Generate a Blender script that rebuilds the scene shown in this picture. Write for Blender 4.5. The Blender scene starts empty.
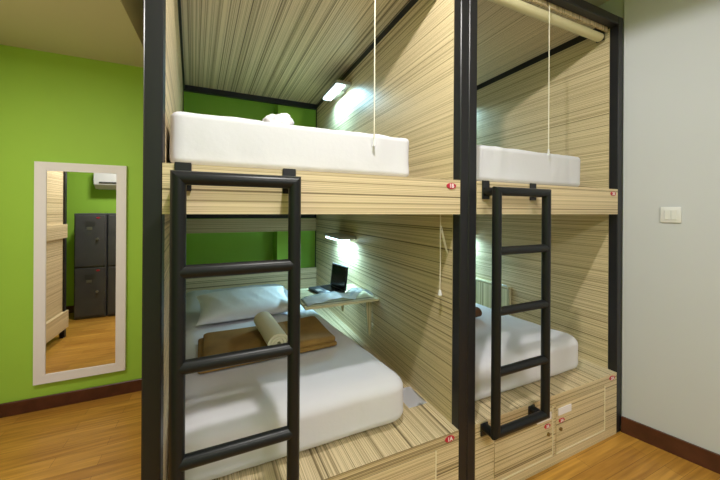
import bpy, bmesh, math, random
from mathutils import Vector, Matrix, noise
random.seed(7)
SC = bpy.context.scene
COL = SC.collection

# ---------------------------------------------------------------- camera
cd = bpy.data.cameras.new('camera')
cd.sensor_width = 36.0
cd.lens = 307.96 * 36 / 720
cd.shift_y = -29.79 / 720
cd.clip_start = 0.02
cam = bpy.data.objects.new('camera', cd)
COL.objects.link(cam)
yaw, roll = math.radians(24.10), math.radians(0.354)
Fv = Vector((math.sin(yaw), math.cos(yaw), 0))
Rv = Vector((math.cos(yaw), -math.sin(yaw), 0))
Uv = Rv.cross(Fv)
R2 = Rv * math.cos(roll) + Uv * math.sin(roll)
U2 = R2.cross(Fv)
M = Matrix((R2, U2, -Fv)).transposed().to_4x4()
M.translation = Vector((0, 0, 1.25))
cam.matrix_world = M
SC.camera = cam

# ---------------------------------------------------------------- world, room light and added fills, exposure
w = bpy.data.worlds.new('world'); SC.world = w
w.use_nodes = True
w.node_tree.nodes['Background'].inputs[0].default_value = (0.8, 0.85, 0.9, 1)
w.node_tree.nodes['Background'].inputs[1].default_value = 0.15
SC.view_settings.view_transform = 'Standard'
SC.view_settings.look = 'None'
SC.view_settings.exposure = -0.06
SC.view_settings.gamma = 1.0
SC.view_settings.use_curve_mapping = False

def area(name, loc, size, power, color, rot=(0, 0, 0), size_y=None, shape='RECTANGLE'):
    l = bpy.data.lights.new(name, 'AREA'); l.shape = shape; l.size = size
    if size_y: l.size_y = size_y
    l.energy = power; l.color = color
    o = bpy.data.objects.new(name, l); COL.objects.link(o)
    o.location = loc; o.rotation_euler = rot
    return o

P_DOWN, P_LEFT_FILL, P_REAR_FILL, P_READ = 74.0, 18.0, 30.0, 7.0
WARM, NEUT, COOL = (1.0, 0.97, 0.93), (1.0, 0.99, 0.98), (0.42, 0.80, 1.0)
def spot(name, loc, power, color, r=0.03, cone=172.0):
    l = bpy.data.lights.new(name, 'SPOT'); l.energy = power; l.color = color; l.shadow_soft_size = r
    l.spot_size = math.radians(cone); l.spot_blend = 0.08
    o = bpy.data.objects.new(name, l); COL.objects.link(o); o.location = loc
    return o
spot('downlight_beam', (0.30, 0.48, 2.455), P_DOWN, WARM)
area('left_fill', (-1.00, 1.20, 2.165), 0.22, P_LEFT_FILL, WARM, shape='DISK')  # added fill, brightens the mirror wall and left floor
area('rear_fill', (0.75, -1.05, 2.452), 1.16, P_REAR_FILL, NEUT, size_y=0.56)  # added soft fill from behind the camera, lifts the bays

# ---------------------------------------------------------------- materials
def new_mat(name):
    m = bpy.data.materials.new(name); m.use_nodes = True
    return m, m.node_tree.nodes, m.node_tree.links, m.node_tree.nodes['Principled BSDF']

def plain(name, col, rough=0.5, metal=0.0, spec=0.5, var=0.0, vscale=8.0, bump=0.0, bscale=200.0):
    m, n, l, b = new_mat(name)
    b.inputs['Base Color'].default_value = (*col, 1)
    b.inputs['Roughness'].default_value = rough
    b.inputs['Metallic'].default_value = metal
    b.inputs['Specular IOR Level'].default_value = spec
    if var or bump:
        tc = n.new('ShaderNodeTexCoord')
    if var:
        nz = n.new('ShaderNodeTexNoise'); nz.inputs['Scale'].default_value = vscale; nz.inputs['Detail'].default_value = 4
        l.new(tc.outputs['Object'], nz.inputs['Vector'])
        r = n.new('ShaderNodeValToRGB')
        r.color_ramp.elements[0].position = 0.3; r.color_ramp.elements[1].position = 0.7
        r.color_ramp.elements[0].color = (*[c * (1 - var) for c in col], 1)
        r.color_ramp.elements[1].color = (*[min(1, c * (1 + var)) for c in col], 1)
        l.new(nz.outputs['Fac'], r.inputs['Fac']); l.new(r.outputs['Color'], b.inputs['Base Color'])
    if bump:
        nb = n.new('ShaderNodeTexNoise'); nb.inputs['Scale'].default_value = bscale; nb.inputs['Detail'].default_value = 3
        l.new(tc.outputs['Object'], nb.inputs['Vector'])
        bp = n.new('ShaderNodeBump'); bp.inputs['Strength'].default_value = bump; bp.inputs['Distance'].default_value = 0.004
        l.new(nb.outputs['Fac'], bp.inputs['Height']); l.new(bp.outputs['Normal'], b.inputs['Normal'])
    return m

def glow(name, col, strength):
    m, n, l, b = new_mat(name)
    b.inputs['Base Color'].default_value = (0.9, 0.9, 0.9, 1)
    b.inputs['Emission Color'].default_value = (*col, 1)
    b.inputs['Emission Strength'].default_value = strength
    return m

def zebrano(name, light, mid, dark, su=105.0, sv=0.07):
    """striped veneer: UV.x runs across the stripes in metres, UV.y along them"""
    m, n, l, b = new_mat(name)
    uv = n.new('ShaderNodeUVMap'); uv.uv_map = 'UVMap'
    def layer(s_u, s_v, det, off):
        mp = n.new('ShaderNodeMapping')
        mp.inputs['Scale'].default_value = (s_u, s_v, 1); mp.inputs['Location'].default_value = (off, off * 1.7, 0)
        l.new(uv.outputs['UV'], mp.inputs['Vector'])
        z = n.new('ShaderNodeTexNoise'); z.noise_dimensions = '2D'
        z.inputs['Scale'].default_value = 1.0; z.inputs['Detail'].default_value = det; z.inputs['Roughness'].default_value = 0.6
        l.new(mp.outputs['Vector'], z.inputs['Vector'])
        return z.outputs['Fac']
    a = layer(su, sv, 3.0, 3.1); f = layer(su * 4.2, sv * 2.2, 2.0, 11.7)
    r = n.new('ShaderNodeValToRGB'); e = r.color_ramp.elements
    e[0].position = 0.29; e[0].color = (*dark, 1)
    e[1].position = 0.53; e[1].color = (*light, 1)
    x = e.new(0.37); x.color = (*mid, 1)
    x = e.new(0.425); x.color = (*[p * 0.70 + q * 0.30 for p, q in zip(light, mid)], 1)
    l.new(a, r.inputs['Fac'])
    r2 = n.new('ShaderNodeValToRGB'); e = r2.color_ramp.elements
    e[0].position = 0.37; e[0].color = (0.44, 0.38, 0.29, 1); e[1].position = 0.50; e[1].color = (1, 1, 1, 1)
    l.new(f, r2.inputs['Fac'])
    mx = n.new('ShaderNodeMix'); mx.data_type = 'RGBA'; mx.blend_type = 'MULTIPLY'; mx.inputs['Factor'].default_value = 0.80
    l.new(r.outputs['Color'], mx.inputs['A']); l.new(r2.outputs['Color'], mx.inputs['B'])
    l.new(mx.outputs['Result'], b.inputs['Base Color'])
    b.inputs['Roughness'].default_value = 0.42
    b.inputs['Specular IOR Level'].default_value = 0.4
    return m

def plank_floor(name):
    m, n, l, b = new_mat(name)
    tc = n.new('ShaderNodeTexCoord')
    br = n.new('ShaderNodeTexBrick'); br.offset = 0.37
    br.inputs['Scale'].default_value = 1.0
    br.inputs['Brick Width'].default_value = 0.55; br.inputs['Row Height'].default_value = 0.07
    br.inputs['Mortar Size'].default_value = 0.0008; br.inputs['Mortar Smooth'].default_value = 0.2
    br.inputs['Color1'].default_value = (0.60, 0.315, 0.055, 1)
    br.inputs['Color2'].default_value = (0.47, 0.225, 0.035, 1)
    br.inputs['Mortar'].default_value = (0.20, 0.09, 0.02, 1)
    l.new(tc.outputs['Object'], br.inputs['Vector'])
    mp = n.new('ShaderNodeMapping'); mp.inputs['Scale'].default_value = (3.0, 55, 1)
    l.new(tc.outputs['Object'], mp.inputs['Vector'])
    nz = n.new('ShaderNodeTexNoise'); nz.inputs['Scale'].default_value = 1.0; nz.inputs['Detail'].default_value = 4
    l.new(mp.outputs['Vector'], nz.inputs['Vector'])
    r = n.new('ShaderNodeValToRGB')
    r.color_ramp.elements[0].position = 0.3; r.color_ramp.elements[0].color = (0.68, 0.62, 0.55, 1)
    r.color_ramp.elements[1].position = 0.65; r.color_ramp.elements[1].color = (1.1, 1.1, 1.1, 1)
    l.new(nz.outputs['Fac'], r.inputs['Fac'])
    mx = n.new('ShaderNodeMix'); mx.data_type = 'RGBA'; mx.blend_type = 'MULTIPLY'; mx.inputs['Factor'].default_value = 1.0
    l.new(br.outputs['Color'], mx.inputs['A']); l.new(r.outputs['Color'], mx.inputs['B'])
    l.new(mx.outputs['Result'], b.inputs['Base Color'])
    b.inputs['Roughness'].default_value = 0.38
    return m

def print_mat(name):
    m, n, l, b = new_mat(name)
    tc = n.new('ShaderNodeTexCoord')
    br = n.new('ShaderNodeTexBrick'); br.inputs['Scale'].default_value = 1
    br.inputs['Brick Width'].default_value = 0.09; br.inputs['Row Height'].default_value = 0.06; br.inputs['Mortar Size'].default_value = 0.012
    br.inputs['Color1'].default_value = (0.86, 0.88, 0.90, 1); br.inputs['Color2'].default_value = (0.58, 0.65, 0.71, 1)
    br.inputs['Mortar'].default_value = (0.85, 0.87, 0.86, 1)
    l.new(tc.outputs['Object'], br.inputs['Vector'])
    l.new(br.outputs['Color'], b.inputs['Base Color'])
    b.inputs['Roughness'].default_value = 0.5
    return m

MT = {
    'green': plain('green_wall_paint', (0.36, 0.64, 0.065), 0.65, var=0.03, vscale=1.5, bump=0.05, bscale=120),
    'white_wall': plain('white_wall_paint', (0.58, 0.60, 0.645), 0.6, var=0.02, vscale=1.2, bump=0.04, bscale=120),
    'ceiling': plain('ceiling_paint', (0.62, 0.62, 0.47), 0.7, var=0.02, vscale=1.2),
    'floor': plank_floor('golden_wood_planks'),
    'base': plain('dark_red_wood', (0.085, 0.026, 0.013), 0.35, var=0.3, vscale=14),
    'zeb': zebrano('zebrano_veneer', (0.77, 0.635, 0.405), (0.46, 0.365, 0.205), (0.17, 0.125, 0.065)),
    'edge': plain('cream_edge_band', (0.86, 0.79, 0.58), 0.4),
    'black': plain('black_steel', (0.013, 0.013, 0.016), 0.40, spec=0.4),
    'tube': plain('black_tube_steel', (0.011, 0.012, 0.013), 0.34, spec=0.25),
    'sheet': plain('white_cotton', (0.67, 0.67, 0.725), 0.85, bump=0.12, bscale=60),
    'pillow': plain('pillow_cotton', (0.82, 0.83, 0.86), 0.85, bump=0.25, bscale=28),
    'terry': plain('white_terry', (0.74, 0.72, 0.77), 0.95, bump=0.8, bscale=260),
    'cream_terry': plain('cream_terry', (0.66, 0.63, 0.46), 0.95, bump=0.6, bscale=260),
    'brown': plain('brown_fleece', (0.27, 0.155, 0.038), 0.9, var=0.2, vscale=9, bump=0.5, bscale=240),
    'dark_brown': plain('dark_brown_fleece', (0.10, 0.040, 0.015), 0.9, bump=0.5, bscale=240),
    'mirror': plain('mirror_silver', (0.90, 0.92, 0.90), 0.015, metal=1.0),
    'white_paint': plain('white_gloss_paint', (0.88, 0.87, 0.91), 0.4),
    'plastic': plain('white_plastic', (0.74, 0.745, 0.76), 0.35),
    'screen': plain('dark_screen', (0.018, 0.020, 0.024), 0.15),
    'key': plain('dark_plastic', (0.02, 0.022, 0.028), 0.45),
    'red': plain('red_enamel', (0.52, 0.02, 0.05), 0.3),
    'white_ink': plain('white_ink', (0.88, 0.80, 0.82), 0.5),
    'brass': plain('dull_brass', (0.30, 0.22, 0.09), 0.4, metal=0.8),
    'steel': plain('brushed_steel', (0.55, 0.55, 0.56), 0.35, metal=0.9),
    'locker': plain('dark_grey_locker', (0.080, 0.082, 0.090), 0.45, var=0.1),
    'housing': plain('grey_lamp_housing', (0.34, 0.32, 0.28), 0.4),
    'cord': plain('cream_cord', (0.78, 0.74, 0.60), 0.7),
    'blind': plain('cream_blind_fabric', (0.74, 0.68, 0.42), 0.75, bump=0.1, bscale=300),
    'card': plain('white_card', (0.85, 0.80, 0.84), 0.6),
    'paper': plain('white_paper', (0.84, 0.84, 0.90), 0.6),
    'print': print_mat('printed_paper'),
    'table': zebrano('pale_veneer', (0.72, 0.66, 0.42), (0.50, 0.44, 0.26), (0.26, 0.22, 0.12), su=40),
    'led': glow('cool_led_diffuser', (0.60, 0.90, 1.0), 8.0),
    'lamp_glass': glow('lit_lamp_glass', (1.0, 0.95, 0.85), 6.0),
}

# ---------------------------------------------------------------- mesh helpers
def finish(name, bm, mat, parent=None, smooth=False, angle=38):
    bm.normal_update()
    if smooth:
        lim = math.radians(angle)
        for f in bm.faces: f.smooth = True
        for e in bm.edges:
            e.smooth = not (len(e.link_faces) == 2 and e.calc_face_angle(0) > lim)
    me = bpy.data.meshes.new(name); bm.to_mesh(me); bm.free()
    me.materials.append(mat)
    o = bpy.data.objects.new(name, me); COL.objects.link(o)
    if parent: o.parent = parent
    return o

def uv_grain(bm, grain, off=None):
    """metre-scale UVs: x across the grain, y along it"""
    uvl = bm.loops.layers.uv.get('UVMap') or bm.loops.layers.uv.new('UVMap')
    if off is None: off = random.uniform(0, 40)
    bm.normal_update()
    for f in bm.faces:
        nn = [abs(c) for c in f.normal]; k = nn.index(max(nn))
        ax = [i for i in range(3) if i != k]
        if grain in ax:
            v = grain; u = [i for i in ax if i != grain][0]
        else:
            u, v = ax
        for lp in f.loops:
            p = lp.vert.co
            lp[uvl].uv = (p[u] + off + 0.37 * k, p[v] + off)

def add_box(bm, x0, x1, y0, y1, z0, z1, bevel=0.0, seg=1):
    r = bmesh.ops.create_cube(bm, size=1.0)
    vs = r['verts']
    for v in vs:
        v.co = Vector((x0 + (v.co.x + .5) * (x1 - x0), y0 + (v.co.y + .5) * (y1 - y0), z0 + (v.co.z + .5) * (z1 - z0)))
    if bevel:
        es = list({e for v in vs for e in v.link_edges})
        bmesh.ops.bevel(bm, geom=es, offset=bevel, segments=seg, profile=0.5, affect='EDGES')

def box(name, mat, x0, x1, y0, y1, z0, z1, parent=None, bevel=0.0, grain=None, smooth=False, seg=1):
    bm = bmesh.new(); add_box(bm, x0, x1, y0, y1, z0, z1, bevel, seg)
    if grain is not None: uv_grain(bm, grain)
    return finish(name, bm, mat, parent, smooth or seg > 1)

def slab_poly(name, mat, pts, z0, z1, parent=None, grain=None, n=1, off=None):
    """4 plan points (front-left, front-right, back-right, back-left) extruded; stripes follow the two side edges"""
    bm = bmesh.new(); uvl = bm.loops.layers.uv.new('UVMap')
    a, b_, c, d = [Vector((p[0], p[1], 0)) for p in pts]
    def P(s, t): return (a * (1 - s) + b_ * s) * (1 - t) + (d * (1 - s) + c * s) * t
    W = (b_ - a).length; L = (d - a).length
    if off is None: off = random.uniform(0, 40)
    g = [[[bm.verts.new(P(i / n, j / n) + Vector((0, 0, z))) for j in range(n + 1)] for i in range(n + 1)] for z in (z0, z1)]
    def face(vs, uvs):
        f = bm.faces.new(vs)
        for lp, uv in zip(f.loops, uvs): lp[uvl].uv = uv
    for i in range(n):
        for j in range(n):
            q = [(i, j), (i + 1, j), (i + 1, j + 1), (i, j + 1)]
            uv = [(x / n * W + off, y / n * L + off) if grain != 0 else (y / n * L + off, x / n * W + off) for x, y in q]
            face([g[1][x][y] for x, y in q], uv)
            face([g[0][x][y] for x, y in reversed(q)], list(reversed(uv)))
    H = z1 - z0
    for i in range(n):
        for j, fl in ((0, 0), (n, 1)):
            vs = [g[0][i][j], g[0][i + 1][j], g[1][i + 1][j], g[1][i][j]]
            uv = [(off, i / n * W), (off, (i + 1) / n * W), (off + H, (i + 1) / n * W), (off + H, i / n * W)]
            if fl: vs.reverse(); uv.reverse()
            face(vs, uv)
    for j in range(n):
        for i, fl in ((0, 1), (n, 0)):
            vs = [g[0][i][j], g[0][i][j + 1], g[1][i][j + 1], g[1][i][j]]
            uv = [(off, j / n * L), (off, (j + 1) / n * L), (off + H, (j + 1) / n * L), (off + H, j / n * L)]
            if fl: vs.reverse(); uv.reverse()
            face(vs, uv)
    return finish(name, bm, mat, parent)

def add_cyl(bm, p0, p1, r, seg=20, m0=None, m1=None, cap=True, r1=None):
    """cylinder; m0/m1 = mitre vectors: an end ring vertex slides along the axis by dot(offset, m)"""
    p0, p1 = Vector(p0), Vector(p1); ax = (p1 - p0).normalized()
    t = Vector((0, 0, 1)) if abs(ax.z) < 0.9 else Vector((1, 0, 0))
    a = ax.cross(t).normalized(); b = ax.cross(a)
    rings = []
    for p, mm, rr in ((p0, m0, r), (p1, m1, r1 if r1 is not None else r)):
        ring = []
        for i in range(seg):
            an = 2 * math.pi * i / seg
            o = a * math.cos(an) * rr + b * math.sin(an) * rr
            s = ax * o.dot(Vector(mm)) if mm else Vector()
            ring.append(bm.verts.new(p + o + s))
        rings.append(ring)
    for i in range(seg):
        j = (i + 1) % seg
        bm.faces.new((rings[0][j], rings[0][i], rings[1][i], rings[1][j]))
    if cap:
        bm.faces.new(rings[0]); bm.faces.new(list(reversed(rings[1])))

def cyl(name, mat, p0, p1, r, parent=None, seg=20, **k):
    bm = bmesh.new(); add_cyl(bm, p0, p1, r, seg, **k)
    bmesh.ops.recalc_face_normals(bm, faces=bm.faces)
    return finish(name, bm, mat, parent, True)

def add_tube(bm, pts, r, seg=8):
    pts = [Vector(p) for p in pts]; rings = []
    for i, p in enumerate(pts):
        d = (pts[min(i + 1, len(pts) - 1)] - pts[max(i - 1, 0)]).normalized()
        t = Vector((0, 1, 0)) if abs(d.y) < 0.9 else Vector((1, 0, 0))
        a = d.cross(t).normalized(); b = d.cross(a)
        rings.append([bm.verts.new(p + a * math.cos(2 * math.pi * k / seg) * r + b * math.sin(2 * math.pi * k / seg) * r) for k in range(seg)])
    for i in range(len(rings) - 1):
        for k in range(seg):
            m = (k + 1) % seg
            bm.faces.new((rings[i][k], rings[i][m], rings[i + 1][m], rings[i + 1][k]))
    bm.faces.new(rings[0]); bm.faces.new(list(reversed(rings[-1])))
    bmesh.ops.recalc_face_normals(bm, faces=bm.faces)

def soft_box(name, mat, size, r, parent=None, cuts=26, wob=0.0, wscale=4.0, warp=None, fine=0.0, fscale=14.0, seed=0.0, rz=None):
    """rounded, slightly lumpy box standing on z=0, centred in x, front at y=0"""
    sx, sy, sz = size
    bm = bmesh.new(); bmesh.ops.create_cube(bm, size=2.0)
    bmesh.ops.subdivide_edges(bm, edges=bm.edges[:], cuts=cuts, use_grid_fill=True)
    h = Vector((sx / 2, sy / 2, sz / 2)); rz = rz or min(r, sz / 2)
    rr = Vector((r, r, rz))
    def dens(u):                       # crowd the grid towards the edges
        return math.copysign(abs(u) ** 0.55, u) if abs(u) > 1e-6 else 0.0
    for v in bm.verts:
        u = Vector([dens(c) for c in v.co])
        p = Vector([u[i] * h[i] for i in range(3)])
        q = Vector([max(-(h[i] - rr[i]), min(h[i] - rr[i], p[i])) for i in range(3)])
        d = Vector([(p[i] - q[i]) / rr[i] for i in range(3)])
        if d.length > 1e-6:
            mx = max(abs(c) for c in d)
            d = d.normalized() * mx
        p = Vector([q[i] + d[i] * rr[i] for i in range(3)])
        p.y += h.y; p.z += h.z
        if wob or fine:
            nrm = d if d.length > 1e-6 else Vector((0, 0, 1))
            s = noise.noise(p * wscale + Vector((seed, seed * 2, 0))) * wob
            s += noise.noise(Vector((p.x * fscale + seed, p.y * fscale * 0.5, p.z * fscale * 0.35))) * fine
            k = min(1.0, max(0.0, p.z / (sz * 0.3)))
            p += nrm.normalized() * s * k
        if warp: p = warp(p)
        v.co = p
    return finish(name, bm, mat, parent, True, 80)

def lathe_disc(bm, c, rx, rz, y0, y1, seg=28):
    a = [bm.verts.new((c[0] + rx * math.cos(2 * math.pi * i / seg), y0, c[2] + rz * math.sin(2 * math.pi * i / seg))) for i in range(seg)]
    b = [bm.verts.new((c[0] + rx * math.cos(2 * math.pi * i / seg), y1, c[2] + rz * math.sin(2 * math.pi * i / seg))) for i in range(seg)]
    for i in range(seg):
        j = (i + 1) % seg; bm.faces.new((a[i], a[j], b[j], b[i]))
    bm.faces.new(a); bm.faces.new(list(reversed(b)))
    bmesh.ops.recalc_face_normals(bm, faces=bm.faces)

def text_mesh(name, txt, mat, loc, size, parent=None, rot=(math.pi / 2, 0, 0)):
    cu = bpy.data.curves.new(name, 'FONT'); cu.body = txt; cu.size = size
    cu.align_x = 'CENTER'; cu.align_y = 'CENTER'; cu.extrude = 0.0004; cu.offset = 0.0006
    tmp = bpy.data.objects.new(name, cu); COL.objects.link(tmp)
    dg = bpy.context.evaluated_depsgraph_get(); dg.update()
    me = bpy.data.meshes.new_from_object(tmp.evaluated_get(dg))
    bpy.data.objects.remove(tmp)
    me.materials.clear(); me.materials.append(mat)
    o = bpy.data.objects.new(name, me); COL.objects.link(o)
    o.location = loc; o.rotation_euler = rot
    if parent: o.parent = parent
    return o

def thing(name, label, cat, loc=(0, 0, 0), rz=0.0, group=None):
    o = bpy.data.objects.new(name, None); COL.objects.link(o)
    o.empty_display_size = 0.1
    o.location = loc; o.rotation_euler = (0, 0, rz)
    return tag(o, label, cat, group)

def tag(o, label, cat, group=None):
    o['label'] = label; o['category'] = cat
    if group: o['group'] = group
    return o

def struct(o, label=None, cat=None):
    o['kind'] = 'structure'
    if label: o['label'] = label
    if cat: o['category'] = cat
    return o

def prism(name, mat, pts, z0, z1):
    bm = bmesh.new()
    lo = [bm.verts.new((x, y, z0)) for x, y in pts]; hi = [bm.verts.new((x, y, z1)) for x, y in pts]
    k = len(pts)
    for i in range(k):
        j = (i + 1) % k; bm.faces.new((lo[i], lo[j], hi[j], hi[i]))
    bm.faces.new(list(reversed(lo))); bm.faces.new(hi)
    bmesh.ops.recalc_face_normals(bm, faces=bm.faces)
    return finish(name, bm, mat)

# ================================================================ ROOM
CEIL, SOFF = 2.51, 2.225
struct(box('floor', MT['floor'], -2.6, 3.4, -2.2, 3.9, -0.1, 0.0), 'golden wood plank floor', 'floor')
struct(box('ceiling', MT['ceiling'], -2.6, 3.4, -2.2, 3.9, CEIL, CEIL + 0.1), 'pale ceiling above the bunks', 'ceiling')
struct(box('ceiling_soffit', MT['ceiling'], -2.45, -0.44, 1.66, 2.554, SOFF, CEIL), 'lowered olive toned ceiling soffit above the mirror wall', 'ceiling')
NW = 2.554
struct(prism('wall_north', MT['green'], [(-2.45, NW), (-0.44, NW), (-0.44, 3.6), (-2.45, 3.6)], 0, CEIL), 'bright green wall that carries the mirror', 'wall')
struct(box('wall_rear', MT['green'], -0.44, 2.1, 3.50, 3.60, 0, CEIL), 'green wall behind the bunks', 'wall')
struct(box('wall_pillar', MT['green'], 0.515, 0.77, 3.22, 3.50, 0, CEIL), 'green pillar behind the left bunk', 'wall')
WS = 0.287
def wx(y): return 2.0855 + WS * (0.99 - y)
struct(prism('wall_right', MT['white_wall'], [(wx(0.99), 0.99), (wx(-2.1), -2.1), (3.3, -2.1), (3.3, 3.82), (2.1, 3.82), (2.1, 0.99)], 0, CEIL), 'plain off-white wall on the right with a light switch', 'wall')
struct(box('wall_near', MT['green'], -2.45, -0.72, -2.1, 0.30, 0, CEIL), 'green wall seen in the mirror behind the lockers', 'wall')
struct(box('wall_left', MT['green'], -2.55, -2.45, 0.30, NW, 0, CEIL), 'green wall at the far left', 'wall')
struct(box('wall_south', MT['white_wall'], -0.72, 3.3, -2.2, -2.1, 0, CEIL), 'wall behind the viewer', 'wall')
struct(box('baseboard_north', MT['base'], -2.45, -0.44, NW - 0.014, NW, 0, 0.082, bevel=0.003), 'dark red-brown skirting below the mirror', 'baseboard')
bo = 0.012
struct(prism('baseboard_right', MT['base'], [(wx(0.988) - bo, 0.988), (wx(-2.05) - bo, -2.05), (wx(-2.05), -2.05), (wx(0.988), 0.988)], 0, 0.088), 'dark red-brown skirting along the white wall', 'baseboard')
struct(box('baseboard_near', MT['base'], -2.45, -1.53, 0.30, 0.314, 0, 0.085), 'dark skirting seen in the mirror beside the lockers', 'baseboard')

# ================================================================ BUNKS
FY, BY, TH = 0.992, 3.12, 0.045
ZB, ZT, ZBOX, ZR0, ZR1 = 1.236, 1.377, 0.344, 2.308, 2.355
SK = -0.0797                      # the left side of the left bunk runs slightly outwards to the back

def badge(parent, x, z, txt, y=FY):
    bm = bmesh.new(); lathe_disc(bm, (x, 0, z), 0.0235, 0.0120, y - 0.0035, y)
    b = finish('number_badge', bm, MT['red'], parent, True)
    b['label'] = 'red oval number badge'
    text_mesh('badge_number', txt, MT['white_ink'], (x, y - 0.0040, z - 0.0005), 0.0225, b)

def make_bunk(label, xl, xr, skew, tu, tl, tags, doors):
    """xl, xr = clear width between the front posts"""
    t = thing('bunk_bed', label, 'bunk bed', ((xl + xr) / 2, FY, 0))
    ox, oy = (xl + xr) / 2, FY
    def off(y): return skew * (y - FY)
    def L(o):                                        # builders work in world metres; shift mesh under the Empty
        o.location = (o.location.x - ox, o.location.y - oy, o.location.z)
        o.parent = t
        return o
    Z = MT['zeb']
    K = MT['black']
    # posts
    for x0, y0 in ((xl - TH, FY), (xr, FY), (xr, BY), (xl - TH + off(BY), BY)):
        L(box('post', K, x0, x0 + TH, y0, y0 + TH, 0, ZR1 if y0 == FY else ZR0, bevel=0.003))
    # rails
    L(box('top_rail', K, xl, xr, FY, FY + TH, ZR0, ZR1, bevel=0.003))
    L(box('top_rail', K, xl + off(BY), xr, BY, BY + TH, ZR0 - 0.004, ZR1, bevel=0.003))
    yb = BY + TH
    L(slab_poly('top_rail', K, [(xl - TH, FY + TH), (xl + 0.013, FY + TH), (xl + off(BY) + 0.013, BY), (xl - TH + off(BY), BY)], ZR0, ZR1))
    L(box('top_rail', K, xr - 0.001, xr + TH, FY + TH, BY, ZR0, ZR1))
    L(box('lower_rail', K, xl + off(BY), xr, BY, BY + TH, 1.165, 1.205))
    # panels
    L(slab_poly('side_panel', Z, [(xl - 0.036, FY + TH), (xl, FY + TH), (xl + off(BY), BY), (xl - 0.036 + off(BY), BY)], 0.0, ZR0))
    L(box('side_panel', Z, xr, xr + 0.036, FY + TH, BY, 0.0, ZR0, grain=1))
    L(slab_poly('ceiling_panel', Z, [(xl, FY + TH), (xr, FY + TH), (xr, BY), (xl + off(BY), BY)], ZR1 - 0.004, ZR1 + 0.014, n=14))
    L(box('back_board', Z, xl + off(BY) + 0.003, xr - 0.003, BY - 0.012, BY, 1.035, 1.163, grain=0))
    hb = L(box('headboard', Z, xl + off(3.09) + 0.003, xr - 0.003, BY - 0.030, BY, ZBOX, 0.655, grain=0))
    # upper deck
    L(slab_poly('upper_deck', Z, [(xl, FY + 0.018), (xr, FY + 0.018), (xr, BY - 0.013), (xl + off(BY - 0.013), BY - 0.013)], ZB + 0.02, ZT - 0.001, grain=1, n=6))
    L(box('deck_fascia', Z, xl, xr, FY, FY + 0.018, ZB, ZT, grain=0))
    # storage box
    bx = L(slab_poly('storage_box', Z, [(xl, FY + 0.004), (xr, FY + 0.004), (xr, BY - 0.031), (xl + off(BY - 0.031), BY - 0.031)], 0, ZBOX - 0.018, n=1))
    L(slab_poly('box_top', Z, [(xl, FY), (xr, FY), (xr, BY - 0.031), (xl + off(BY - 0.031), BY - 0.031)], ZBOX - 0.018, ZBOX, grain=1, n=6))
    fr = bmesh.new()                                  # face frame around the two doors
    d0, d1 = doors[0][0], doors[-1][1]
    add_box(fr, xl, d0 - 0.004, FY, FY + 0.004, 0, ZBOX - 0.018)
    add_box(fr, d1 + 0.004, xr, FY, FY + 0.004, 0, ZBOX - 0.018)
    add_box(fr, d0 - 0.004, d1 + 0.004, FY, FY + 0.004, 0.299, ZBOX - 0.018)
    add_box(fr, d0 - 0.004, d1 + 0.004, FY, FY + 0.004, 0, 0.046)
    add_box(fr, doors[0][1] + 0.004, doors[1][0] - 0.004, FY, FY + 0.004, 0.046, 0.299)
    uv_grain(fr, 0)
    L(finish('face_frame', fr, Z))
    for k, (a, b) in enumerate(doors):
        d = L(box('cabinet_door', Z, a, b, FY + 0.0005, FY + 0.004, 0.053, 0.293, grain=0))
        eb = bmesh.new()
        add_box(eb, b - 0.0015, b + 0.0038, FY - 0.0012, FY + 0.004, 0.048, 0.293)
        add_box(eb, a, b + 0.0038, FY - 0.0012, FY + 0.004, 0.048, 0.054)
        e = finish('edge_band', eb, MT['edge'], d)
        s = 1 if k else -1
        xi = (a + 0.012) if k else (b - 0.012)        # furniture sits at the meeting stiles
        x0, x1 = sorted((xi, xi + s * 0.102))
        lp = box('label_holder', MT['card'], x0, x1, FY - 0.003, FY + 0.0004, 0.236, 0.270, d)
        lp['label'] = 'blank white card label'
        xc = xi + s * 0.028
        bm = bmesh.new(); lathe_disc(bm, (xc, 0, 0.207), 0.021, 0.0105, FY - 0.003, FY + 0.0004)
        nb = finish('number_badge', bm, MT['red'], d, True); nb['label'] = 'red oval door badge'
        text_mesh('badge_number', tags[k], MT['white_ink'], (xc, FY - 0.0034, 0.2065), 0.0195, nb)
        bm = bmesh.new(); lathe_disc(bm, (xi + s * 0.020, 0, 0.166), 0.0085, 0.0085, FY - 0.006, FY + 0.0004, 16)
        finish('lock', bm, MT['brass'], d, True)
    badge(t, 0, 0, tu); badge(t, 0, 0, tl)
    bs = [c for c in COL.objects if c.parent == t and c.name.startswith('number_badge')]
    for c, z in zip(bs[-2:], (1.351, 0.324)):
        xx = xr - 0.048
        c.location = (xx - ox, -FY, z)
    return t

bunk1 = make_bunk('left two-storey bunk with black frame, striped veneer panels and green wall showing at its back', -0.1505, 0.8965, SK,
                  '1B', '1A', ('1B', '1A'), [(-0.03, 0.365), (0.385, 0.780)])
bunk2 = make_bunk('right two-storey bunk with black frame and striped panels, next to the white wall', 0.9870, 2.0360, 0.0,
                  '2B', '2A', ('2B', '2A'), [(1.100, 1.487), (1.515, 1.922)])

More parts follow.
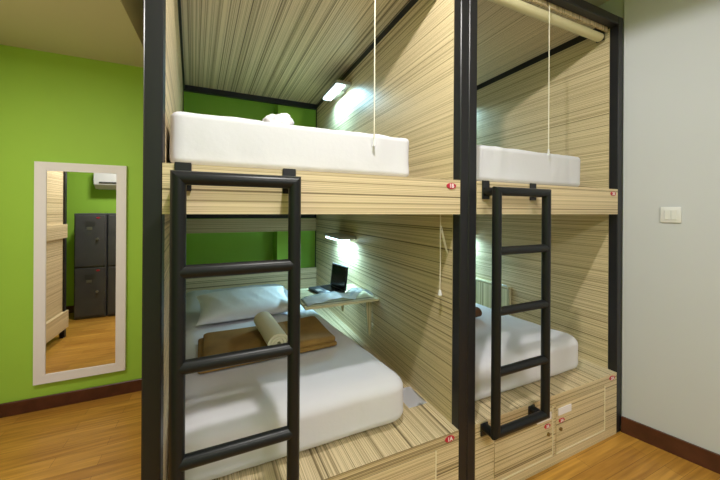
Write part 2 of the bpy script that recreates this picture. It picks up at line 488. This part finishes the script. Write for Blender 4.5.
# ================================================================ LADDERS
def make_ladder(label, x0, x1):
    yl, r = 0.925, 0.0188
    zs = (0.335, 0.585, 0.835, 1.085, 1.332)
    xc = (x0 + x1) / 2
    t = thing('bunk_ladder', label, 'ladder', (xc, yl, zs[0]), group=None)
    def A(p): return (p[0] - xc, p[1] - yl, p[2] - zs[0])
    T = MT['tube']
    for x, s in ((x0, 1), (x1, -1)):
        cyl('stile', T, A((x, yl, zs[0])), A((x, yl, zs[-1])), r, t, m0=(s, 0, 0), m1=(-s, 0, 0))
    cyl('top_bar', T, A((x0, yl, zs[-1])), A((x1, yl, zs[-1])), r, t, m0=(0, 0, -1), m1=(0, 0, 1))
    cyl('bottom_bar', T, A((x0, yl, zs[0])), A((x1, yl, zs[0])), r, t, m0=(0, 0, 1), m1=(0, 0, -1))
    for z in zs[1:-1]:
        cyl('rung', T, A((x0, yl, z)), A((x1, yl, z)), r * 0.97, t)
    for z, zp in ((zs[-1] + 0.0, 1.341), (zs[0] - 0.012, 0.312)):
        for x in (x0 + 0.004, x1 - 0.004):
            b = cyl('standoff', T, A((x, yl + 0.004, z)), A((x, FY - 0.006, z)), r * 0.95, t)
            hh = 0.040 if zp > 1 else 0.027
            box('mounting_plate', MT['black'], A((x - 0.021, 0, 0))[0], A((x + 0.021, 0, 0))[0], FY - 0.007 - yl, FY - 0.0005 - yl,
                zp - hh - zs[0], zp + hh - zs[0], b, bevel=0.002)
    return t
make_ladder('black tube ladder fixed to the front of the left bunk', -0.1045, 0.1985)
make_ladder('black tube ladder fixed to the front of the right bunk', 1.0300, 1.3350)

# ================================================================ MATTRESSES
def mattress(label, xl, xr, y0, z0, length, h, skew, taper, seed, r=0.07, rz=0.055, wob=0.010):
    wd = xr - xl; xc = (xl + xr) / 2
    def warp(p):
        f = p.y / length
        q = p.copy()
        q.x = p.x * (1 - taper * f) + skew * p.y - taper * f * wd / 2
        return q
    o = soft_box('mattress', MT['sheet'], (wd, length, h), r, wob=wob, wscale=3.2, fine=0.005, fscale=16, seed=seed, warp=warp, cuts=34, rz=rz)
    o.location = (xc, y0, z0 + 0.0015)
    return tag(o, label, 'mattress', None)
mattress('white sheeted mattress on the upper deck of the left bunk, under the small towel bundle', -0.142, 0.697, 1.045, ZT, 1.95, 0.168, SK, 0.0, 1.0, r=0.028, rz=0.024, wob=0.005)
mattress('white sheeted mattress in the lower bay of the left bunk, under pillow and towels', -0.138, 0.732, 1.095, ZBOX, 1.95, 0.206, SK, 0.055, 5.0, r=0.09)
mattress('white sheeted mattress on the upper deck of the right bunk', 1.005, 1.806, 1.045, ZT, 1.95, 0.178, 0.0, 0.02, 9.0, r=0.03, rz=0.028, wob=0.005)
mattress('white sheeted mattress in the lower bay of the right bunk', 1.000, 1.880, 1.070, ZBOX, 1.95, 0.206, 0.0, 0.22, 13.0, r=0.075)

# ================================================================ BEDDING
def make_pillow():
    W, D, H = 0.60, 0.38, 0.128
    bm = bmesh.new(); n = 30
    top, bot = [], []
    for sgn, arr in ((1, top), (-1, bot)):
        for i in range(n + 1):
            row = []
            for j in range(n + 1):
                u, v = -1 + 2 * i / n, -1 + 2 * j / n
                th = (max(0, 1 - abs(u) ** 2.6) ** 0.55) * (max(0, 1 - abs(v) ** 2.6) ** 0.55)
                pin = 1 - 0.09 * (1 - abs(u) ** 2) * abs(v) ** 3
                pin2 = 1 - 0.09 * (1 - abs(v) ** 2) * abs(u) ** 3
                x, y = u * W / 2 * pin2, v * D / 2 * pin
                z = th * H / 2 * (1.0 if sgn > 0 else -0.78)
                if sgn > 0:
                    z += 0.010 * th * noise.noise(Vector((x * 7, y * 7, 2.2))) + 0.006 * th * noise.noise(Vector((x * 30 + y * 16, y * 8, 4)))
                row.append((x, y, z))
            arr.append(row)
    vt = [[bm.verts.new(p) for p in row] for row in top]
    vb = [[vt[i][j] if (i in (0, n) or j in (0, n)) else bm.verts.new(bot[i][j]) for j in range(n + 1)] for i in range(n + 1)]
    for i in range(n):
        for j in range(n):
            bm.faces.new((vt[i][j], vt[i + 1][j], vt[i + 1][j + 1], vt[i][j + 1]))
            q = (vb[i][j + 1], vb[i + 1][j + 1], vb[i + 1][j], vb[i][j])
            try: bm.faces.new(q)
            except ValueError: pass
    bmesh.ops.recalc_face_normals(bm, faces=bm.faces)
    o = finish('pillow', bm, MT['pillow'], None, True, 75)
    o.location = (0.150, 2.20, 0.622); o.rotation_euler = (math.radians(12), 0, math.radians(4.5))
    return tag(o, 'plump bluish white pillow at the head of the lower left bunk', 'pillow')
make_pillow()

# folded brown blanket: two folded layers, rolled fold to the left
ZM1 = 0.553
bl = thing('folded_blanket', 'brown folded blanket lying across the lower left mattress', 'blanket', (0.225, 1.455, ZM1 + 0.006), math.radians(3))
a = soft_box('lower_fold', MT['brown'], (0.63, 0.36, 0.024), 0.0115, bl, cuts=16, wob=0.006, seed=2)
b = soft_box('upper_fold', MT['brown'], (0.60, 0.345, 0.030), 0.0145, bl, cuts=16, wob=0.008, seed=4); b.location = (0.008, 0.004, 0.021)
# rolled cream towel on the blanket
def roll(name, mat, L_, r, turns=2.6, n=90):
    bm = bmesh.new(); th = r / (turns + 0.6)
    outer, inner = [], []
    for i in range(n + 1):
        a = 2 * math.pi * turns * i / n
        rr = r - th * 0.95 * (turns * i / n) * 0.92
        outer.append((rr * math.cos(a), rr * math.sin(a))); ri = max(0.002, rr - th * 0.72)
        inner.append((ri * math.cos(a), ri * math.sin(a)))
    prof = outer + inner[::-1]; m = 10
    rings = []
    for k in range(m + 1):
        y = L_ * k / m
        s = 1 - 0.05 * noise.noise(Vector((0, y * 14, 3)))
        rings.append([bm.verts.new((x * s, y, z * s * 0.86)) for x, z in prof])
    N = len(prof)
    for k in range(m):
        for i in range(N):
            j = (i + 1) % N
            bm.faces.new((rings[k][i], rings[k][j], rings[k + 1][j], rings[k + 1][i]))
    for rg in (rings[0], rings[-1]):
        for i in range(n):
            bm.faces.new((rg[i], rg[i + 1], rg[N - 2 - i], rg[N - 1 - i]))
    bmesh.ops.recalc_face_normals(bm, faces=bm.faces)
    return finish(name, bm, mat, None, True, 50)
ct = roll('rolled_towel', MT['cream_terry'], 0.34, 0.052)
ct.location = (0.232, 1.405, ZM1 + 0.055 + 0.045); ct.rotation_euler = (0, 0, math.radians(5))
tag(ct, 'cream rolled towel lying on the brown blanket', 'towel')
# white towel bundle on the upper left mattress
tb = bmesh.new(); bmesh.ops.create_uvsphere(tb, u_segments=40, v_segments=24, radius=1.0)
for v in tb.verts:
    p = v.co.copy()
    s = 1 + 0.16 * noise.noise(p * 2.3 + Vector((3, 1, 0))) + 0.10 * noise.noise(p * 5.5)
    fold = 0.05 * math.sin(9 * p.x + 3 * p.z)
    q = Vector((p.x * 0.059, p.y * 0.050, p.z * 0.042)) * (s + fold)
    q.z += 0.012 * p.x - 0.010 * math.exp(-((p.x + 0.1) / 0.25) ** 2) * max(0, p.z)
    q.z = max(q.z, -0.033)
    v.co = q
tw = finish('towel_bundle', tb, MT['terry'], None, True, 80)
tw.location = (0.193, 1.23, ZT + 0.172 + 0.034)
tag(tw, 'small crumpled white towel bundle on the upper left mattress', 'towel')
# dark brown roll on lower right mattress
br = roll('rolled_blanket', MT['dark_brown'], 0.42, 0.040)
br.location = (1.525, 1.52, ZBOX + 0.212 + 0.034); br.rotation_euler = (0, 0, math.radians(96))
tag(br, 'dark brown rolled blanket on the lower right mattress', 'blanket')
# white sheet of paper on the box beside the mattress foot
pb = bmesh.new()
for i in range(9):
    for j in range(7):
        pb.verts.new((i / 8 * 0.10, j / 6 * 0.145, 0.0012 + 0.004 * abs(noise.noise(Vector((i * .35, j * .4, 1)))) ))
pb.verts.ensure_lookup_table()
for i in range(8):
    for j in range(6):
        pb.faces.new([pb.verts[a] for a in (i * 7 + j, (i + 1) * 7 + j, (i + 1) * 7 + j + 1, i * 7 + j + 1)])
bmesh.ops.solidify(pb, geom=pb.faces[:], thickness=0.0008)
pp = finish('paper_sheet', pb, MT['paper'], None, True, 60)
pp.location = (0.785, 1.190, ZBOX + 0.001)
tag(pp, 'white paper lying on the bed base beside the foot of the lower left mattress', 'paper')

# ================================================================ TABLES
def fold_table(label, loc, folded):
    t = thing('folding_table', label, 'table', loc)
    if not folded:     # origin at the hinge: panel face, middle of the table, top height
        box('table_top', MT['table'], -0.468, -0.002, -0.215, 0.215, -0.014, 0, t, bevel=0.002, grain=0)
        for y, dx in ((-0.130, 0.0), (0.135, -0.085)):
            bm = bmesh.new()
            for y0 in (0,):
                prof = [(dx - 0.010, -0.0145), (dx - 0.058, -0.0145), (dx - 0.030, -0.255 - dx), (dx - 0.018, -0.255 - dx)]
                f = [bm.verts.new((x, y, z)) for x, z in prof]; g = [bm.verts.new((x, y + 0.018, z)) for x, z in prof]
                bm.faces.new(f); bm.faces.new(g[::-1])
                for i in range(4): bm.faces.new((f[i], f[(i + 1) % 4], g[(i + 1) % 4], g[i]))
            bmesh.ops.recalc_face_normals(bm, faces=bm.faces); uv_grain(bm, 2)
            finish('bracket', bm, MT['table'], t)
    else:
        box('table_top', MT['table'], -0.040, -0.018, -0.215, 0.235, -0.285, -0.008, t, bevel=0.002, grain=2)
        box('wall_cleat', MT['table'], -0.040, -0.001, -0.200, 0.220, -0.006, 0.012, t, grain=1)
        for y in (-0.15, 0.17):
            cyl('hinge', MT['steel'], (-0.030, y - 0.03, 0.016), (-0.030, y + 0.03, 0.016), 0.006, t, seg=12)
            box('bracket', MT['table'], -0.0175, -0.001, y - 0.01, y + 0.01, -0.24, -0.0065, t, grain=2)
    return t
fold_table('pale open folding table holding a laptop in the lower left bunk', (0.8965, 1.915, 0.700), False)
fold_table('pale folding table hanging folded down against the side panel of the lower right bunk', (2.036, 1.885, 0.655), True)

# laptop
lp = thing('laptop', 'small black open laptop standing on the folding table', 'laptop', (0.655, 1.995, 0.7005), math.radians(-80))
box('base', MT['key'], -0.105, 0.105, -0.095, 0.075, 0, 0.016, lp, bevel=0.003, seg=2)
kb = bmesh.new()
for i in range(10):
    for j in range(4):
        add_box(kb, -0.092 + i * 0.0186, -0.092 + i * 0.0186 + 0.0155, -0.02 + j * 0.020, -0.02 + j * 0.020 + 0.0165, 0.0162, 0.0180)
finish('keyboard', kb, MT['screen'], lp)
box('touchpad', MT['housing'], -0.026, 0.026, -0.084, -0.048, 0.0161, 0.0168, lp)
sc = box('screen_lid', MT['key'], -0.105, 0.105, 0, 0.009, 0, 0.158, lp, bevel=0.003, seg=2)
sc.location = (0, 0.076, 0.012); sc.rotation_euler = (math.radians(-6), 0, 0)
box('display', MT['screen'], -0.094, 0.094, -0.0012, -0.0002, 0.016, 0.148, sc)

# open newspaper with curled pages
nb = bmesh.new(); n, m = 36, 16
def paper_z(u, v):
    z = 0.010 + 0.010 * math.exp(-((u - 0.50) / 0.05) ** 2) + 0.012 * math.sin(math.pi * min(1, u / 0.5)) * (0.6 + 0.4 * v)
    if u > 0.70: z += 0.050 * max(0.0, math.sin(math.pi * (u - 0.70) / 0.30)) ** 0.7 * (1 - 0.45 * v)
    elif u > 0.2: z += 0.012 * math.sin(math.pi * (u - 0.2) / 0.5)
    z += 0.004 * noise.noise(Vector((u * 6, v * 5, 0)))
    if u < 0.12: z -= (0.12 - u) * 0.05
    return max(0.0025, z)
gv = [[nb.verts.new((u * 0.43, v * 0.165 + 0.015 * u * (1 - v), paper_z(u, v))) for v in [j / m for j in range(m + 1)]] for u in [i / n for i in range(n + 1)]]
for i in range(n):
    for j in range(m):
        nb.faces.new((gv[i][j], gv[i + 1][j], gv[i + 1][j + 1], gv[i][j + 1]))
bmesh.ops.solidify(nb, geom=nb.faces[:], thickness=0.002)
npo = finish('newspaper', nb, MT['print'], None, True, 70)
npo.location = (0.440, 1.702, 0.7005)
tag(npo, 'open newspaper with a curled page at the front of the folding table', 'newspaper')

# ================================================================ READING LAMPS
def reading_lamp(label, x, y0, y1, z):
    t = thing('reading_lamp', label, 'lamp', (x, (y0 + y1) / 2, z), group=None)
    h = (y1 - y0) / 2
    box('housing', MT['housing'], -0.125, -0.001, -h, h, 0.006, 0.030, t, bevel=0.004, seg=2)
    box('diffuser', MT['led'], -0.120, -0.050, -h + 0.012, h - 0.012, -0.008, 0.006, t, bevel=0.003)
    box('switch_box', MT['housing'], -0.046, -0.004, -0.06, 0.06, -0.006, 0.006, t, bevel=0.002)
    l = area('lamp_light', (-0.080, 0, -0.012), 0.07, P_READ, COOL, size_y=2 * h - 0.04)
    l.data.spread = math.radians(170)
    l.parent = t
    return t
for args in (('lit reading lamp high on the side panel of the upper left bunk', 0.8965, 2.17, 2.53, 2.195),
             ('lit reading lamp above the laptop in the lower left bunk', 0.8965, 2.06, 2.44, 1.030),
             ('lit reading lamp of the upper right bunk, hidden behind the centre post', 2.036, 2.17, 2.53, 2.195),
             ('lit reading lamp of the lower right bunk, hidden behind the centre post', 2.036, 2.06, 2.44, 1.030)):
    reading_lamp(*args)

# ================================================================ BLINDS AND CORDS
def blind(label, xl, xr, cx, z1):
    t = thing('roller_blind', label, 'blind', ((xl + xr) / 2, 1.075, 2.268))
    h = (xr - xl) / 2
    cyl('roll', MT['blind'], (-h + 0.012, 0, 0), (h - 0.012, 0, 0), 0.023, t, seg=28)
    bm = bmesh.new(); add_box(bm, -h + 0.002, h - 0.002, -0.037, -0.027, 0.020, 0.0825); uv_grain(bm, 2)
    finish('valance', bm, MT['zeb'], t)
    for s in (-1, 1):
        box('bracket', MT['black'], s * h - 0.010 * (s > 0), s * h + 0.010 * (s < 0), -0.02, 0.02, -0.02, 0.082, t)
    c = cyl('pull_cord', MT['cord'], (cx - (xl + xr) / 2, -0.045, 0.018), (cx - (xl + xr) / 2, -0.045, z1 - 2.268), 0.0022, t, seg=8)
    bm = bmesh.new(); add_cyl(bm, (cx - (xl + xr) / 2, -0.045, z1 - 2.268 + 0.004), (cx - (xl + xr) / 2, -0.045, z1 - 2.268 - 0.022), 0.003, 10, r1=0.006)
    bmesh.ops.recalc_face_normals(bm, faces=bm.faces)
    finish('cord_knob', bm, MT['plastic'], c, True)
    return t
blind('rolled-up cream blind of the left bunk whose cord hangs before the upper mattress', -0.134, 0.880, 0.517, 1.512)
blind('rolled-up cream blind below the top rail of the right bunk', 1.004, 2.022, 1.500, 1.560)
pc = thing('pull_cord', 'cream looped pull cord hanging inside the lower left bunk near the centre post', 'cord', (0.866, 1.08, ZB + 0.0195))
bm = bmesh.new()
add_tube(bm, [(0, 0, 0), (0, 0, -0.12), (0.001, 0, -0.24), (0, 0, -0.352)], 0.0020)
finish('cord', bm, MT['cord'], pc, True)
bm = bmesh.new()
add_tube(bm, [(0.003, -0.003, -0.072), (0.008, -0.01, -0.11), (0.020, -0.018, -0.168), (0.024, -0.02, -0.190), (0.018, -0.018, -0.178), (0.008, -0.01, -0.13), (0.002, -0.004, -0.09)], 0.0016)
finish('loop', bm, MT['cord'], pc, True)
bm = bmesh.new(); add_cyl(bm, (0, 0, -0.350), (0, 0, -0.372), 0.005, 12, r1=0.009); bmesh.ops.recalc_face_normals(bm, faces=bm.faces)
finish('knob', bm, MT['plastic'], pc, True)

# ================================================================ MIRROR
mx0, mx1, mz0, mz1 = -1.050, -0.590, 0.166, 1.537
wm = thing('wall_mirror', 'tall white framed mirror on the green wall', 'mirror', ((mx0 + mx1) / 2, NW, mz0))
cx = (mx0 + mx1) / 2; fw, fd = 0.054, 0.024
hw, H = (mx1 - mx0) / 2, mz1 - mz0
bm = bmesh.new()
lo, li = [(-hw, 0), (hw, 0), (hw, H), (-hw, H)], [(-hw + fw, fw), (hw - fw, fw), (hw - fw, H - fw), (-hw + fw, H - fw)]
vo = [bm.verts.new((x, -fd, z)) for x, z in lo]; vi = [bm.verts.new((x, -fd + 0.003, z)) for x, z in li]
bo_ = [bm.verts.new((x, -0.001, z)) for x, z in lo]; bi = [bm.verts.new((x, -0.001, z)) for x, z in li]
for i in range(4):
    j = (i + 1) % 4
    bm.faces.new((vo[i], vo[j], vi[j], vi[i])); bm.faces.new((vo[j], vo[i], bo_[i], bo_[j]))
    bm.faces.new((vi[i], vi[j], bi[j], bi[i])); bm.faces.new((bo_[i], bi[i], bi[j], bo_[j]))
bmesh.ops.recalc_face_normals(bm, faces=bm.faces)
finish('frame', bm, MT['white_paint'], wm)
box('glass', MT['mirror'], -hw + fw - 0.004, hw - fw + 0.004, -0.016, -0.010, fw - 0.004, H - fw + 0.004, wm)

# ================================================================ LIGHT SWITCH on the skewed wall
sy_ = 0.805
ang = math.atan(WS)
sw = thing('light_switch', 'white double light switch on the white wall', 'switch', (wx(sy_), sy_, 1.236), -math.pi / 2 + ang)
box('plate', MT['plastic'], -0.039, 0.039, -0.010, -0.0005, -0.041, 0.041, sw, bevel=0.003, seg=2)
for x in (-0.0125, 0.0125):
    box('rocker', MT['plastic'], x - 0.0115, x + 0.0115, -0.0135, -0.0095, -0.026, 0.026, sw, bevel=0.0015)

# ================================================================ SEEN IN THE MIRROR: third bunk, lockers, air conditioner
t = thing('bunk_bed', 'third bunk with striped side panel on short feet, seen only in the mirror', 'bunk bed', (-1.85, 1.84, 0))
def T(o): o.location = (1.85, -1.84, 0); o.parent = t; return o
T(box('side_panel', MT['zeb'], -1.425, -1.400, 1.200, 2.46, 0.25, 2.05, grain=1))
T(box('side_panel', MT['zeb'], -2.300, -2.275, 1.200, 2.46, 0.25, 2.05, grain=1))
T(box('end_panel', MT['zeb'], -2.275, -1.425, 2.43, 2.46, 0.25, 2.05, grain=0))
T(box('upper_band', MT['zeb'], -1.400, -1.378, 1.165, 2.46, 0.965, 1.098, grain=1))
T(box('lower_board', MT['zeb'], -1.400, -1.372, 1.150, 2.46, 0.092, 0.255, grain=1))
T(box('deck', MT['zeb'], -2.275, -1.425, 1.200, 2.43, 0.20, 0.25, grain=1))
T(box('deck', MT['zeb'], -2.275, -1.425, 1.200, 2.43, 1.00, 1.09, grain=1))
for y in (1.160, 2.42):
    for x in (-1.441, -2.300):
        T(box('post', MT['black'], x + (0.016 if x > -2 and y < 2 else 0), x + 0.040 + (0.016 if x > -2 and y < 2 else 0), y if y < 2 else 2.461, (y if y < 2 else 2.461) + 0.040, 0.0, 2.05, bevel=0.002))

def locker(label, x0, x1, tagn):
    W = x1 - x0; D, Hh = 0.31, 1.195
    o = thing('locker', label, 'locker', ((x0 + x1) / 2, 0.316, 0), 0)
    box('body', MT['locker'], -W / 2, W / 2, 0, D, 0, Hh, o, bevel=0.004)
    for z0, z1 in ((0.03, 0.575), (0.595, Hh - 0.02)):
        d = box('door', MT['locker'], -W / 2 + 0.012, W / 2 - 0.012, D + 0.0005, D + 0.014, z0, z1, o, bevel=0.003)
        v = bmesh.new()
        for k in range(3): add_box(v, -0.05, 0.05, D + 0.0145, D + 0.018, z1 - 0.075 - k * 0.02, z1 - 0.070 - k * 0.02)
        finish('vent_slats', v, MT['locker'], d)
        bm = bmesh.new(); add_cyl(bm, (0.07, D + 0.013, z1 - 0.27), (0.07, D + 0.032, z1 - 0.27), 0.013, 16); bmesh.ops.recalc_face_normals(bm, faces=bm.faces)
        finish('lock', bm, MT['steel'], d, True)
        box('name_plate', MT['steel'], -0.030, 0.020, D + 0.0143, D + 0.017, z1 - 0.165, z1 - 0.135, d)
        bm = bmesh.new(); lathe_disc(bm, (0, 0, 0), 0.018, 0.009, D + 0.0145, D + 0.018)
        s = finish('number_badge', bm, MT['red'], d, True); s.location = (0.075, 0, z1 - 0.030)
    return o
locker('dark grey two-door steel locker beside the green corner, seen in the mirror', -1.512, -1.222, 0)
locker('dark grey steel locker cut off by the right mirror frame, seen in the mirror', -1.210, -0.925, 1)

ac = thing('air_conditioner', 'white split air conditioner high on the green wall, seen in the mirror', 'air conditioner', (-1.02, 0.30, 1.485))
bm = bmesh.new()
prof = [(0.001, 0.0), (0.13, 0.0), (0.19, 0.05), (0.20, 0.10), (0.19, 0.26), (0.001, 0.26)]
L0 = [bm.verts.new((-0.36, y, z)) for y, z in prof]; L1 = [bm.verts.new((0.36, y, z)) for y, z in prof]
for i in range(len(prof)):
    j = (i + 1) % len(prof); bm.faces.new((L0[i], L0[j], L1[j], L1[i]))
bm.faces.new(L0); bm.faces.new(L1[::-1]); bmesh.ops.recalc_face_normals(bm, faces=bm.faces)
finish('body', bm, MT['plastic'], ac, True, 25)
vn = bmesh.new(); add_box(vn, -0.31, 0.31, 0.190, 0.2015, 0.066, 0.082); finish('air_slot', vn, MT['key'], ac)

# ================================================================ CEILING LAMPS (out of frame): the downlight, then housings for two added fills
dl = thing('ceiling_light', 'round ceiling lamp in front of the left bunk', 'ceiling light', (0.30, 0.48, CEIL))
bm = bmesh.new(); add_cyl(bm, (0, 0, -0.030), (0, 0, 0), 0.06, 32); bmesh.ops.recalc_face_normals(bm, faces=bm.faces)
finish('housing', bm, MT['white_paint'], dl, True)
bm = bmesh.new(); add_cyl(bm, (0, 0, -0.036), (0, 0, -0.0305), 0.045, 32, r1=0.05); bmesh.ops.recalc_face_normals(bm, faces=bm.faces)
finish('lens', bm, MT['lamp_glass'], dl, True)
pd = thing('fill_pendant', 'added pendant fill lamp, out of view between mirror and lockers', 'lamp', (-1.00, 1.20, CEIL))  # invented fixture to house the left fill light
cyl('canopy', MT['white_paint'], (0, 0, -0.025), (0, 0, 0), 0.05, pd, seg=28)
cyl('cable', MT['cord'], (0, 0, -0.26), (0, 0, -0.0255), 0.003, pd, seg=8)
bm = bmesh.new(); add_cyl(bm, (0, 0, -0.33), (0, 0, -0.2605), 0.14, 36, r1=0.05); bmesh.ops.recalc_face_normals(bm, faces=bm.faces)
finish('lamp_shade', bm, MT['white_paint'], pd, True)
bm = bmesh.new(); add_cyl(bm, (0, 0, -0.338), (0, 0, -0.3305), 0.115, 36); bmesh.ops.recalc_face_normals(bm, faces=bm.faces)
finish('diffuser', bm, MT['lamp_glass'], pd, True)
pl = thing('ceiling_light', 'added rectangular fill panel on the ceiling behind the viewer', 'ceiling light', (0.75, -1.05, CEIL))  # invented unseen fixture around the rear fill light
box('housing', MT['white_paint'], -0.62, 0.62, -0.32, 0.32, -0.045, 0, pl, bevel=0.004)
box('diffuser', MT['lamp_glass'], -0.58, 0.58, -0.28, 0.28, -0.050, -0.0455, pl)

# ================================================================ groups of repeats
GROUPS = {'bunk_bed': 'two-storey veneered bunks', 'bunk_ladder': 'ladders on the bunk fronts', 'mattress': 'sheeted mattresses on the bunks',
          'folding_table': 'folding tables in the lower bays', 'reading_lamp': 'reading lamps in the bunk bays',
          'roller_blind': 'roller blinds under the top rails', 'locker': 'steel lockers seen in the mirror'}
for o in COL.objects:
    if o.parent is None:
        g = GROUPS.get(o.name.split('.')[0])
        if g: o['group'] = g
